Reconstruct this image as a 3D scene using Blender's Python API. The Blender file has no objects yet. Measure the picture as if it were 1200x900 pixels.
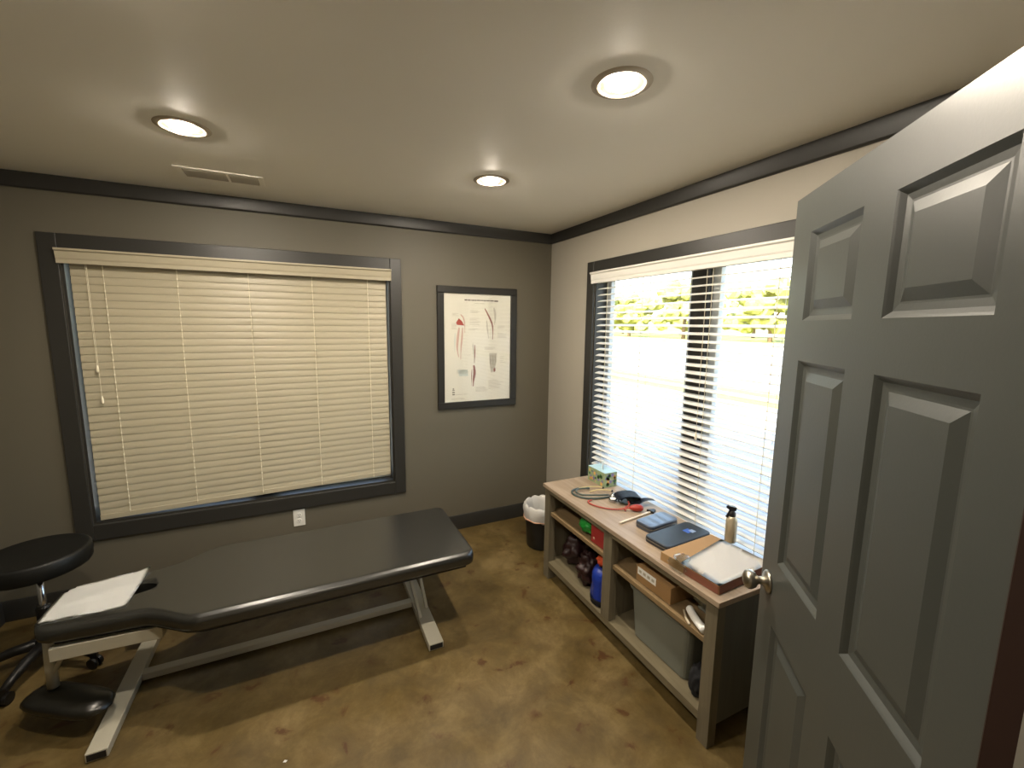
import bpy, bmesh, math, random
from math import sin, cos, pi, radians
from mathutils import Vector, Matrix, noise
random.seed(7)
SC = bpy.context.scene
COL = SC.collection

# ------------------------------------------------------------------ camera
CAM = Vector((-1.924, -3.2176, 1.6849))
yaw, pitch, roll, FPX = 0.4527, -0.1367, 0.0115, 501.32
fw = Vector((sin(yaw) * cos(pitch), cos(yaw) * cos(pitch), sin(pitch)))
rt = Vector((cos(yaw), -sin(yaw), 0))
up = rt.cross(fw)
r2 = rt * cos(roll) + up * sin(roll)
u2 = up * cos(roll) - rt * sin(roll)
cd = bpy.data.cameras.new('camera')
cam = bpy.data.objects.new('camera', cd)
COL.objects.link(cam)
cam.matrix_world = Matrix(((r2.x, u2.x, -fw.x, CAM.x), (r2.y, u2.y, -fw.y, CAM.y),
                           (r2.z, u2.z, -fw.z, CAM.z), (0, 0, 0, 1)))
cd.sensor_width = 36
cd.lens = 36 * FPX / 1200
cd.clip_start = 0.02
SC.camera = cam

# ------------------------------------------------------------------ world, sun, exposure
W = bpy.data.worlds.new('sky')
SC.world = W
W.use_nodes = True
wn = W.node_tree
wn.nodes.clear()
sky = wn.nodes.new('ShaderNodeTexSky')
sky.sky_type = 'NISHITA'
sky.sun_disc = False
sky.sun_elevation = radians(36)
sky.sun_rotation = radians(246)
sky.air_density = 1.3
sky.dust_density = 2.5
bg = wn.nodes.new('ShaderNodeBackground')
bg.inputs[1].default_value = 0.115
wo = wn.nodes.new('ShaderNodeOutputWorld')
wn.links.new(sky.outputs[0], bg.inputs[0])
wn.links.new(bg.outputs[0], wo.inputs[0])
sd = bpy.data.lights.new('sun', 'SUN')
sd.energy = 2.3
sd.angle = radians(0.6)
sd.color = (1, .96, .88)
sun = bpy.data.objects.new('sun', sd)
COL.objects.link(sun)
sun.rotation_euler = Vector((1.0, .45, -.8)).to_track_quat('-Z', 'Y').to_euler()
LAMP = 135.0          # emission of each downlight bulb
VS = SC.view_settings
VS.view_transform = 'Standard'
VS.look = 'None'
VS.exposure = 3.45
VS.gamma = 1
VS.use_curve_mapping = False
SC.display_settings.display_device = 'sRGB'
SC.cycles.max_bounces = 10
SC.cycles.diffuse_bounces = 6
SC.cycles.transparent_max_bounces = 16
SC.cycles.caustics_reflective = False
SC.cycles.caustics_refractive = False


# ------------------------------------------------------------------ materials
def hexc(h):
    v = [int(h[i:i + 2], 16) / 255 for i in (0, 2, 4)]
    return tuple(c / 12.92 if c <= .04045 else ((c + .055) / 1.055) ** 2.4 for c in v) + (1,)


def mat(name, col, rough=.6, metal=0., bump=0., bscale=200., var=0., vscale=6., spec=.5, emis=None, trans=0., coat=0.):
    m = bpy.data.materials.new(name)
    m.use_nodes = True
    nt = m.node_tree
    b = nt.nodes['Principled BSDF']
    c = hexc(col) if isinstance(col, str) else tuple(col) + (1,)
    b.inputs['Base Color'].default_value = c
    b.inputs['Roughness'].default_value = rough
    b.inputs['Metallic'].default_value = metal
    b.inputs['Specular IOR Level'].default_value = spec
    b.inputs['Transmission Weight'].default_value = trans
    b.inputs['Coat Weight'].default_value = coat
    if emis:
        b.inputs['Emission Color'].default_value = hexc(emis[0])
        b.inputs['Emission Strength'].default_value = emis[1]
    tc = nt.nodes.new('ShaderNodeTexCoord')
    if bump:
        n = nt.nodes.new('ShaderNodeTexNoise')
        n.inputs['Scale'].default_value = bscale
        n.inputs['Detail'].default_value = 4
        bp = nt.nodes.new('ShaderNodeBump')
        bp.inputs['Strength'].default_value = bump
        bp.inputs['Distance'].default_value = .002
        nt.links.new(tc.outputs['Object'], n.inputs['Vector'])
        nt.links.new(n.outputs['Fac'], bp.inputs['Height'])
        nt.links.new(bp.outputs['Normal'], b.inputs['Normal'])
    if var:
        n = nt.nodes.new('ShaderNodeTexNoise')
        n.inputs['Scale'].default_value = vscale
        n.inputs['Detail'].default_value = 5
        mx = nt.nodes.new('ShaderNodeMix')
        mx.data_type = 'RGBA'
        mx.inputs['A'].default_value = tuple(x * (1 - var) for x in c[:3]) + (1,)
        mx.inputs['B'].default_value = tuple(min(1, x * (1 + var)) for x in c[:3]) + (1,)
        nt.links.new(tc.outputs['Object'], n.inputs['Vector'])
        nt.links.new(n.outputs['Fac'], mx.inputs['Factor'])
        nt.links.new(mx.outputs['Result'], b.inputs['Base Color'])
    return m


def wood(name, ca, cb, axis_scale, rough=.5):
    m = mat(name, ca, rough)
    nt = m.node_tree
    b = nt.nodes['Principled BSDF']
    tc = nt.nodes.new('ShaderNodeTexCoord')
    mp = nt.nodes.new('ShaderNodeMapping')
    mp.inputs['Scale'].default_value = axis_scale
    n = nt.nodes.new('ShaderNodeTexNoise')
    n.inputs['Scale'].default_value = 1
    n.inputs['Detail'].default_value = 8
    n.inputs['Roughness'].default_value = .65
    n.inputs['Distortion'].default_value = .6
    cr = nt.nodes.new('ShaderNodeValToRGB')
    cr.color_ramp.elements[0].position = .3
    cr.color_ramp.elements[0].color = hexc(ca)
    cr.color_ramp.elements[1].position = .72
    cr.color_ramp.elements[1].color = hexc(cb)
    bp = nt.nodes.new('ShaderNodeBump')
    bp.inputs['Strength'].default_value = .15
    bp.inputs['Distance'].default_value = .001
    nt.links.new(tc.outputs['Object'], mp.inputs[0])
    nt.links.new(mp.outputs[0], n.inputs['Vector'])
    nt.links.new(n.outputs['Fac'], cr.inputs[0])
    nt.links.new(cr.outputs[0], b.inputs['Base Color'])
    nt.links.new(n.outputs['Fac'], bp.inputs['Height'])
    nt.links.new(bp.outputs[0], b.inputs['Normal'])
    return m


def concrete():
    m = mat('stained_concrete', '7a6033', .42)
    nt = m.node_tree
    b = nt.nodes['Principled BSDF']
    tc = nt.nodes.new('ShaderNodeTexCoord')

    def nz(s, d, r=.6, dist=0.):
        n = nt.nodes.new('ShaderNodeTexNoise')
        n.inputs['Scale'].default_value = s
        n.inputs['Detail'].default_value = d
        n.inputs['Roughness'].default_value = r
        n.inputs['Distortion'].default_value = dist
        nt.links.new(tc.outputs['Object'], n.inputs['Vector'])
        return n

    def ramp(n, stops):
        c = nt.nodes.new('ShaderNodeValToRGB')
        e = c.color_ramp.elements
        e[0].position, e[0].color = stops[0]
        e[1].position, e[1].color = stops[1]
        for p, q in stops[2:]:
            x = e.new(p)
            x.color = q
        nt.links.new(n.outputs['Fac'], c.inputs[0])
        return c

    def mix(f, a, bb):
        x = nt.nodes.new('ShaderNodeMix')
        x.data_type = 'RGBA'
        nt.links.new(f, x.inputs['Factor'])
        for s, k in ((a, 'A'), (bb, 'B')):
            if isinstance(s, tuple):
                x.inputs[k].default_value = s
            else:
                nt.links.new(s, x.inputs[k])
        return x.outputs['Result']

    base = ramp(nz(4.2, 10, .7, .3), [(.32, hexc('46391e')), (.70, hexc('766440')), (.5, hexc('5e4e2c'))])
    cloud = ramp(nz(9, 7, .65, .6), [(.46, (0, 0, 0, 1)), (.70, (.6, .6, .6, 1))])
    c1 = mix(cloud.outputs[0], base.outputs[0], hexc('54411f'))
    rust = ramp(nz(9, 5, .55, .4), [(.615, (0, 0, 0, 1)), (.68, (.85, .85, .85, 1))])
    c2 = mix(rust.outputs[0], c1, hexc('46290f'))
    pale = ramp(nz(3.7, 7, .6, .3), [(.54, (0, 0, 0, 1)), (.76, (.5, .5, .5, 1))])
    c3 = mix(pale.outputs[0], c2, hexc('85734c'))
    nt.links.new(c3, b.inputs['Base Color'])
    rr = ramp(nz(4, 4), [(.3, (.3, .3, .3, 1)), (.7, (.55, .55, .55, 1))])
    nt.links.new(rr.outputs[0], b.inputs['Roughness'])
    bp = nt.nodes.new('ShaderNodeBump')
    bp.inputs['Strength'].default_value = .12
    bp.inputs['Distance'].default_value = .003
    nt.links.new(nz(18, 6).outputs['Fac'], bp.inputs['Height'])
    nt.links.new(bp.outputs[0], b.inputs['Normal'])
    return m


def sheet_glass(name, tint=(1, 1, 1), ior=1.45):
    m = bpy.data.materials.new(name)
    m.use_nodes = True
    nt = m.node_tree
    nt.nodes.clear()
    o = nt.nodes.new('ShaderNodeOutputMaterial')
    t = nt.nodes.new('ShaderNodeBsdfTransparent')
    t.inputs[0].default_value = tuple(tint) + (1,)
    g = nt.nodes.new('ShaderNodeBsdfGlossy')
    g.inputs['Roughness'].default_value = .03
    f = nt.nodes.new('ShaderNodeLayerWeight')      # Schlick reflectance, alike on both faces of the pane
    pw = nt.nodes.new('ShaderNodeMath')
    pw.operation = 'POWER'
    pw.inputs[1].default_value = 5
    ma = nt.nodes.new('ShaderNodeMath')
    ma.operation = 'MULTIPLY_ADD'
    ma.inputs[1].default_value = .95
    ma.inputs[2].default_value = ((ior - 1) / (ior + 1)) ** 2
    nt.links.new(f.outputs['Facing'], pw.inputs[0])
    nt.links.new(pw.outputs[0], ma.inputs[0])
    mx = nt.nodes.new('ShaderNodeMixShader')
    nt.links.new(ma.outputs[0], mx.inputs[0])
    nt.links.new(t.outputs[0], mx.inputs[1])
    nt.links.new(g.outputs[0], mx.inputs[2])
    nt.links.new(mx.outputs[0], o.inputs[0])
    return m


def translucent(name, col, amount, rough=.45):
    m = mat(name, col, rough)
    nt = m.node_tree
    b = nt.nodes['Principled BSDF']
    o = nt.nodes['Material Output']
    t = nt.nodes.new('ShaderNodeBsdfTranslucent')
    t.inputs[0].default_value = hexc(col)
    mx = nt.nodes.new('ShaderNodeMixShader')
    mx.inputs[0].default_value = amount
    nt.links.new(b.outputs[0], mx.inputs[1])
    nt.links.new(t.outputs[0], mx.inputs[2])
    nt.links.new(mx.outputs[0], o.inputs[0])
    return m


M = {}
M['accent'] = mat('dark_taupe_paint', '605b4e', .55, bump=.12, bscale=260)
M['wall'] = mat('greige_paint', 'a8a295', .55, bump=.12, bscale=260)
M['ceil'] = mat('ceiling_paint', 'ebe7dd', .6, bump=.1, bscale=180)
M['trim'] = mat('charcoal_trim_paint', '2c2b28', .4, bump=.05, bscale=120)
M['door'] = mat('charcoal_door_paint', '404340', .36, bump=.06, bscale=150)
M['jamb'] = mat('bare_door_edge', '2e1b14', .6)
M['floor'] = concrete()
M['vinyl_white'] = mat('white_vinyl_frame', 'd8d8d2', .4)
M['glass'] = sheet_glass('window_glass')
M['blind'] = translucent('cream_blind_slat', 'b4ab93', .10, .4)
M['blind_w'] = translucent('white_blind_slat', 'ebe9e2', .06, .4)
M['cord'] = mat('blind_cord', 'e6dfc8', .8)
M['brass'] = mat('satin_nickel', 'a8a297', .28, 1.)
M['bronze'] = mat('brushed_bronze_ring', 'a89d8b', .45, .25)
M['baffle'] = mat('lamp_reflector', '574d42', .4, .2)
M['bulb'] = mat('bulb', 'ffffff', .5, emis=('fff2de', LAMP))
M['plastic_white'] = mat('white_plastic', 'dedcd4', .4)
M['slot'] = mat('dark_slot', '1a1a1a', .6)
M['vent'] = mat('grey_vent_metal', 'aaa496', .5)
M['ventdark'] = mat('vent_dark', '77726a', .7)
M['frame'] = mat('black_frame', '201e1a', .4)
M['paper'] = mat('poster_paper', 'dedbcd', .5)
M['ink'] = mat('dark_ink', '5b5348', .7)
M['ink2'] = mat('grey_ink', 'bdb8a9', .7)
M['red'] = mat('red_ink', 'a4473c', .7)
M['redbrown'] = mat('red_brown_ink', '8a5a50', .7)
M['pink'] = mat('pink_ink', 'c9aa9c', .7)
M['blueink'] = mat('pale_blue_ink', 'c6cec6', .7)
M['vinyl'] = mat('black_vinyl', '1f1f1c', .27, bump=.03, bscale=90, spec=1.)
M['vinyl_pad'] = mat('black_vinyl_pad', '15140f', .3, bump=.2, bscale=40, spec=.6)
M['seat'] = mat('matte_black_vinyl', '0d0d0b', .5, bump=.1, bscale=120, spec=.35)
M['steel'] = mat('white_powder_coat', 'b3ae9d', .4)
M['steel_dark'] = mat('black_end', '15120f', .7)
M['chrome'] = mat('chrome', 'c9cbd0', .15, 1.)
M['black'] = mat('black_plastic', '131212', .4)
M['wood_top'] = wood('weathered_oak_top', '8a7864', 'ab9985', (30, 2.2, 30))
M['wood_v'] = wood('weathered_oak_upright', '5d5646', '746c59', (40, 40, 2.5))
M['wood_h'] = wood('weathered_oak_rail', '625945', '797059', (40, 2.5, 40))
M['wood_shelf'] = wood('oak_shelf', '6f5d42', '8a7454', (30, 2.2, 30))
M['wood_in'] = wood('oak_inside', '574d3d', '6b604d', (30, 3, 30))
M['side'] = wood('shaded_side_panel', '454641', '53544f', (30, 30, 2))  # dark grey: shade from the open door put into the wood colour
M['card'] = mat('cardboard', '9c7a50', .8, var=.08, vscale=8)
M['card_red'] = mat('red_brown_carton', '7b4a38', .7)
M['sheet'] = mat('white_paper', 'f3f3f0', .7)
M['navy'] = mat('dark_navy_nylon', '1f222b', .5, bump=.4, bscale=140)
M['case'] = mat('slate_case_fabric', '3a4250', .3, bump=.15, bscale=220, coat=.4)
M['case2'] = mat('dark_slate_case', '23282f', .45, bump=.2, bscale=250)
M['logo'] = mat('blue_badge', '3d63b5', .4)
M['logo2'] = mat('pale_badge', '8fa0bd', .4)
M['rubber_red'] = mat('red_rubber', '9c2f22', .4)
M['tube_green'] = mat('grey_green_tube', '46524e', .35)
M['tube_cream'] = mat('cream_tube', 'c9b98a', .4)
M['tube_red'] = mat('red_tube', 'a4473b', .4)
M['hammer'] = mat('pale_handle', 'd2c5ae', .35)
M['bottle'] = mat('champagne_bottle', 'b9ad93', .3, .4)
M['liner'] = translucent('white_bin_liner', 'e8e6e2', .3, .3)
M['liner_pink'] = mat('liner_tie', 'd6a586', .5)
M['green'] = mat('green_plastic', '1f8a34', .3)
M['redbox'] = mat('red_box', 'a03030', .45)
M['maroon'] = mat('maroon_plastic', '260e0f', .5)
M['blue'] = mat('royal_blue_nylon', '142f8a', .35, bump=.4, bscale=60)
M['orange'] = mat('orange_knit', 'c8502a', .8)
M['tote'] = translucent('frosted_tote', 'a3a69b', .35, .35)
_nt = M['tote'].node_tree
_o = _nt.nodes['Material Output']
_src = _o.inputs[0].links[0].from_socket
_t = _nt.nodes.new('ShaderNodeBsdfTransparent')
_m = _nt.nodes.new('ShaderNodeMixShader')
_m.inputs[0].default_value = .45
_nt.links.new(_src, _m.inputs[1])
_nt.links.new(_t.outputs[0], _m.inputs[2])
_nt.links.new(_m.outputs[0], _o.inputs[0])
M['toteload'] = mat('grey_cloth', '8f8a80', .9)
M['cloth'] = mat('black_cloth', '111216', .9)
M['bag'] = mat('grey_film', '7d7e76', .25)
M['tissue1'] = mat('tissue_box_green', '8fa07c', .6, var=.5, vscale=25)
M['tissue_top'] = mat('tissue_box_blue', 'a9c9d2', .5, var=.2, vscale=20)
M['fl_orange'] = mat('print_orange', 'd8a860', .6)
M['fl_purple'] = mat('print_purple', '7d74a0', .6)
M['fl_dark'] = mat('print_green', '3f6a3a', .6)
M['pave'] = mat('pale_pavement', '93928e', .9, var=.06, vscale=.6)
M['asphalt'] = mat('asphalt', '8d8d8c', .9, var=.08, vscale=.5)
M['grass'] = mat('sunny_grass', '84883e', .9, var=.25, vscale=1.5)
M['leaf'] = mat('yellow_green_leaves', '868a45', .8, var=.3, vscale=1.2)
M['trunk'] = mat('bark', '6b5a45', .9)
M['brick_out'] = mat('outer_wall', '9a8d7c', .9)


# ------------------------------------------------------------------ mesh helpers
ROOT = {}


def obj(name, bm, m, parent=None, smooth=False, bevel=0., seg=2, angle=35):
    me = bpy.data.meshes.new(name)
    if parent is not None and parent.name in ROOT:
        bm.transform(ROOT[parent.name].inverted())
    bmesh.ops.recalc_face_normals(bm, faces=bm.faces[:])
    bm.to_mesh(me)
    bm.free()
    me.materials.append(m)
    if smooth:
        for p in me.polygons:
            p.use_smooth = True
    o = bpy.data.objects.new(name, me)
    COL.objects.link(o)
    if parent is not None:
        o.parent = parent
        if parent.name in ROOT:
            ROOT[o.name] = ROOT[parent.name]
    if bevel:
        b = o.modifiers.new('bevel', 'BEVEL')
        b.width = bevel
        b.segments = seg
        b.limit_method = 'ANGLE'
        b.angle_limit = radians(angle)
        for p in me.polygons:
            p.use_smooth = True
        b.harden_normals = True
    return o


def tag(o, label, cat, group=None, kind=None):
    o['label'] = label
    o['category'] = cat
    if group:
        o['group'] = group
    if kind:
        o['kind'] = kind
    return o


def thing(name, label, cat, loc, group=None, kind=None):
    o = bpy.data.objects.new(name, None)
    COL.objects.link(o)
    o.location = loc
    o.empty_display_size = .05
    ROOT[o.name] = Matrix.Translation(Vector(loc))
    return tag(o, label, cat, group, kind)


def struct(o, label):
    o['kind'] = 'structure'
    o['label'] = label
    return o


def B():
    return bmesh.new()


def box(bm, x0, x1, y0, y1, z0, z1, mtx=None):
    vs = [bm.verts.new((x, y, z)) for x in (x0, x1) for y in (y0, y1) for z in (z0, z1)]
    if mtx:
        for v in vs:
            v.co = mtx @ v.co
    for f in ((0, 1, 3, 2), (4, 6, 7, 5), (0, 4, 5, 1), (2, 3, 7, 6), (0, 2, 6, 4), (1, 5, 7, 3)):
        bm.faces.new([vs[i] for i in f])
    return vs


def bx(*a, **k):
    bm = B()
    box(bm, *a, **k)
    return bm


def frame_from(d):
    d = d.normalized()
    a = Vector((0, 0, 1)) if abs(d.z) < .9 else Vector((1, 0, 0))
    s = d.cross(a).normalized()
    return s, s.cross(d).normalized()


def tube(bm, pts, r, n=8, cap=True, closed=False):
    pts = [Vector(p) for p in pts]
    N = len(pts)
    rs = r if isinstance(r, (list, tuple)) else [r] * N
    rings = []
    s0 = None
    for i, p in enumerate(pts):
        if closed:
            d = pts[(i + 1) % N] - pts[i - 1]
        else:
            d = pts[min(i + 1, N - 1)] - pts[max(i - 1, 0)]
        d.normalize()
        if s0 is None:
            s, u = frame_from(d)
        else:
            s = (s0 - d * s0.dot(d)).normalized()
            u = s.cross(d).normalized()
        s0 = s
        rings.append([bm.verts.new(p + (s * cos(2 * pi * k / n) + u * sin(2 * pi * k / n)) * rs[i]) for k in range(n)])
    m = N if closed else N - 1
    for i in range(m):
        a, b = rings[i], rings[(i + 1) % N]
        for k in range(n):
            bm.faces.new((a[k], a[(k + 1) % n], b[(k + 1) % n], b[k]))
    if cap and not closed:
        bm.faces.new(rings[0][::-1])
        bm.faces.new(rings[-1])


def bar(bm, p, q, w, h, upv=(0, 0, 1)):
    """rectangular bar from p to q, w across, h along upv"""
    p, q = Vector(p), Vector(q)
    d = (q - p).normalized()
    s = d.cross(Vector(upv)).normalized()
    u = s.cross(d).normalized()
    vs = []
    for c in (p, q):
        for a, b in ((-1, -1), (1, -1), (1, 1), (-1, 1)):
            vs.append(bm.verts.new(c + s * (a * w / 2) + u * (b * h / 2)))
    for f in ((0, 3, 2, 1), (4, 5, 6, 7), (0, 1, 5, 4), (1, 2, 6, 5), (2, 3, 7, 6), (3, 0, 4, 7)):
        bm.faces.new([vs[i] for i in f])


def lathe(bm, prof, mtx=None, n=24, caps=True):
    """prof: list of (r, z)"""
    rings = []
    for r, z in prof:
        ring = []
        for k in range(n):
            v = Vector((r * cos(2 * pi * k / n), r * sin(2 * pi * k / n), z))
            ring.append(bm.verts.new(mtx @ v if mtx else v))
        rings.append(ring)
    for i in range(len(rings) - 1):
        for k in range(n):
            bm.faces.new((rings[i][k], rings[i][(k + 1) % n], rings[i + 1][(k + 1) % n], rings[i + 1][k]))
    if caps:
        bm.faces.new(rings[0][::-1])
        bm.faces.new(rings[-1])


def prism(bm, outline, z0, z1):
    a = [bm.verts.new((x, y, z0)) for x, y in outline]
    b = [bm.verts.new((x, y, z1)) for x, y in outline]
    n = len(a)
    bm.faces.new(a[::-1])
    bm.faces.new(b)
    for i in range(n):
        bm.faces.new((a[i], a[(i + 1) % n], b[(i + 1) % n], b[i]))


def T(x, y, z):
    return Matrix.Translation((x, y, z))


def RZ(a):
    return Matrix.Rotation(a, 4, 'Z')


def spline(pts, k=6):
    """Catmull-Rom through pts"""
    P = [Vector(p) for p in pts]
    P = [P[0] * 2 - P[1]] + P + [P[-1] * 2 - P[-2]]
    out = []
    for i in range(1, len(P) - 2):
        for j in range(k):
            t = j / k
            a, b, c, d = P[i - 1], P[i], P[i + 1], P[i + 2]
            out.append(.5 * ((2 * b) + (c - a) * t + (2 * a - 5 * b + 4 * c - d) * t * t + (3 * b - a - 3 * c + d) * t ** 3))
    out.append(P[-2])
    return out


def blob(bm, c, r, sub=3, amp=.15, fr=3., seed=0, squash=None):
    ret = bmesh.ops.create_icosphere(bm, subdivisions=sub, radius=1)
    c = Vector(c)
    for v in ret['verts']:
        n = v.co.normalized()
        k = 1 + amp * noise.noise(n * fr + Vector((seed * 7.3, seed * 3.1, seed)))
        p = Vector((n.x * r[0], n.y * r[1], n.z * r[2])) * k
        if squash is not None and p.z < -squash:
            p.z = -squash
        v.co = c + p


# ------------------------------------------------------------------ room shell
H = 2.44
XL, YF, TH = -3.52, -3.10, .15
WX0, WX1 = -3.09, -1.347          # back window opening
WY0, WY1 = -2.365, -.625          # right window opening
WZ0, WZ1 = .49, 2.066
DX0, DX1 = -2.005, -1.16           # doorway in the front wall

struct(obj('floor', bx(XL - TH, TH, YF - .12, TH, -.2, 0), M['floor']), 'mottled tan stained concrete floor of the room')
struct(obj('ceiling', bx(XL - TH, TH, YF - .12, TH, H, H + .15), M['ceil']), 'painted greige ceiling with recessed lights')

bm = B()
box(bm, XL - TH, WX0, 0, TH, 0, H)
box(bm, WX1, TH, 0, TH, 0, H)
box(bm, WX0, WX1, 0, TH, 0, WZ0)
box(bm, WX0, WX1, 0, TH, WZ1, H)
struct(obj('wall_back', bm, M['accent']), 'dark taupe back wall around the closed blind')
bm = B()
box(bm, 0, TH, YF - .12, WY0, 0, H)
box(bm, 0, TH, WY1, 0, 0, H)
box(bm, 0, TH, WY0, WY1, 0, WZ0)
box(bm, 0, TH, WY0, WY1, WZ1, H)
struct(obj('wall_right', bm, M['wall']), 'lighter greige right wall around the sunny window')
struct(obj('wall_left', bx(XL - TH, XL, YF - .12, 0, 0, H), M['accent']), 'left wall just outside the view')
bm = B()
box(bm, XL, DX0, YF - .12, YF, 0, H)
box(bm, DX1, 0, YF - .12, YF, 0, H)
box(bm, DX0, DX1, YF - .12, YF, 2.06, H)
struct(obj('wall_front', bm, M['wall']), 'wall with the doorway the camera stands in')
# hall behind the doorway
hx0, hx1, hy = -2.9, -.3, -4.9
bm = B()
box(bm, hx0 - .1, hx0, hy, YF - .12, 0, H)
box(bm, hx1, hx1 + .1, hy, YF - .12, 0, H)
box(bm, hx0 - .1, hx1 + .1, hy - .1, hy, 0, H)
struct(obj('wall_hall', bm, M['wall']), 'walls of the hall behind the doorway')
struct(obj('floor_hall', bx(hx0 - .1, hx1 + .1, hy - .1, YF - .12, -.2, 0), M['floor']), 'hall floor')
struct(obj('ceiling_hall', bx(hx0 - .1, hx1 + .1, hy - .1, YF - .12, H, H + .15), M['ceil']), 'hall ceiling')


# crown boards and baseboards, with a small stepped profile
def moulding(name, kind, p, q, nrm, prof, label):
    """sweep profile (out, z) from p to q along a wall; nrm points into the room"""
    p, q, n = Vector(p), Vector(q), Vector(nrm)
    bm = B()
    a = [bm.verts.new(p + n * o + Vector((0, 0, z))) for o, z in prof]
    b = [bm.verts.new(q + n * o + Vector((0, 0, z))) for o, z in prof]
    k = len(prof)
    for i in range(k):
        bm.faces.new((a[i], a[(i + 1) % k], b[(i + 1) % k], b[i]))
    bm.faces.new(a[::-1])
    bm.faces.new(b)
    return struct(obj(name, bm, M['trim'], bevel=.002), label)


CP = [(0, H - .078), (.012, H - .078), (.018, H - .07), (.018, H - .01), (.024, H), (0, H)]
BP = [(0, 0), (.015, 0), (.015, .105), (.009, .122), (0, .122)]
moulding('trim_1', 'crown', (XL, 0, 0), (0, 0, 0), (0, -1, 0), CP, 'charcoal crown board along the back wall')
moulding('trim_2', 'crown', (0, -.018, 0), (0, YF, 0), (-1, 0, 0), CP, 'charcoal crown board along the right wall')
moulding('trim_3', 'crown', (XL, YF, 0), (XL, -.018, 0), (1, 0, 0), CP, 'charcoal crown board along the left wall')
moulding('trim_4', 'crown', (0, YF, 0), (XL, YF, 0), (0, 1, 0), CP, 'charcoal crown board above the doorway')
moulding('baseboard_back', 'base', (XL, 0, 0), (0, 0, 0), (0, -1, 0), BP, 'charcoal baseboard along the back wall')
moulding('baseboard_right', 'base', (0, -.015, 0), (0, YF, 0), (-1, 0, 0), BP, 'charcoal baseboard along the right wall')
moulding('baseboard_left', 'base', (XL, YF, 0), (XL, -.015, 0), (1, 0, 0), BP, 'charcoal baseboard along the left wall')
moulding('baseboard_front', 'base', (-.015, YF, 0), (DX1 + .07, YF, 0), (0, 1, 0), BP, 'charcoal baseboard beside the doorway')


# ------------------------------------------------------------------ windows
def window(name, u0, u1, place, label, mull):
    """place(u, depth, z) -> world; depth > 0 goes out through the wall, < 0 into the room"""
    root = thing(name, label, 'window', place((u0 + u1) / 2, 0, WZ0), kind='structure')

    def pbox(bm, ua, ub, da, db, za, zb):
        vs = box(bm, ua, ub, da, db, za, zb)
        for v in vs:
            v.co = place(*v.co)

    ow = .079
    for (ua, ub, za, zb) in ((u0 - ow, u0, WZ0 - .093, WZ1 + .08), (u1, u1 + ow, WZ0 - .093, WZ1 + .08),
                             (u0, u1, WZ1, WZ1 + .08), (u0, u1, WZ0 - .093, WZ0)):
        bm = B()
        pbox(bm, ua, ub, -.02, 0, za, zb)
        # inner bead on the casing
        obj('casing', bm, M['trim'], root, bevel=.004)
    bm = B()
    for (ua, ub, za, zb) in ((u0, u0 + .012, WZ0, WZ1), (u1 - .012, u1, WZ0, WZ1),
                             (u0 + .012, u1 - .012, WZ0, WZ0 + .012), (u0 + .012, u1 - .012, WZ1 - .012, WZ1)):
        pbox(bm, ua, ub, 0, TH, za, zb)
    obj('jamb_liner', bm, M['trim'], root)
    c = (u0 + u1) / 2
    bm = B()
    pbox(bm, c - mull, c + mull, .062, .14, WZ0 + .012, WZ1 - .012)
    obj('mullion', bm, M['trim'], root, bevel=.003)
    for ua, ub in ((u0 + .012, c - mull), (c + mull, u1 - .012)):
        bm = B()
        fwid = .045
        za, zb = WZ0 + .012, WZ1 - .012
        pbox(bm, ua, ua + fwid, .1, .14, za, zb)
        pbox(bm, ub - fwid, ub, .1, .14, za, zb)
        pbox(bm, ua + fwid, ub - fwid, .1, .14, za, za + fwid)
        pbox(bm, ua + fwid, ub - fwid, .1, .14, zb - fwid, zb)
        s = obj('sash_frame', bm, M['vinyl_white'], root, bevel=.003)
        bm = B()
        pbox(bm, ua + fwid, ub - fwid, .118, .122, za + fwid, zb - fwid)
        obj('glass_pane', bm, M['glass'], s)
    return root


window('window_1', WX0, WX1, lambda u, d, z: Vector((u, d, z)), 'wide back window in a charcoal frame behind a closed blind', .05)
window('window_2', WY0, WY1, lambda u, d, z: Vector((d, u, z)), 'wide right window in a charcoal frame looking out to sunny trees', .056)


# ------------------------------------------------------------------ blinds
def slat_mesh(L, tilt, m, wid=.05):
    """slat along local X, curved section; tilt turns the inner edge (-Y side) downwards"""
    bm = B()
    sec = []
    for k in range(7):
        t = k / 6 - .5
        sec.append((t * wid, -.0028 * (1 - (2 * t) ** 2) * -1))
    ct, st = cos(tilt), sin(tilt)

    def tr(y, z):
        return (y * ct - z * st, y * st + z * ct)

    th = .0026
    outer = [tr(y, z + th / 2) for y, z in sec]
    inner = [tr(y, z - th / 2) for y, z in sec][::-1]
    loop = outer + inner
    a = [bm.verts.new((-L / 2, y, z)) for y, z in loop]
    b = [bm.verts.new((L / 2, y, z)) for y, z in loop]
    n = len(loop)
    for i in range(n):
        f = bm.faces.new((a[i], a[(i + 1) % n], b[(i + 1) % n], b[i]))
    bm.faces.new(a[::-1])
    bm.faces.new(b)
    bmesh.ops.recalc_face_normals(bm, faces=bm.faces[:])
    me = bpy.data.meshes.new('slat')
    bm.to_mesh(me)
    bm.free()
    me.materials.append(m)
    return me


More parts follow.
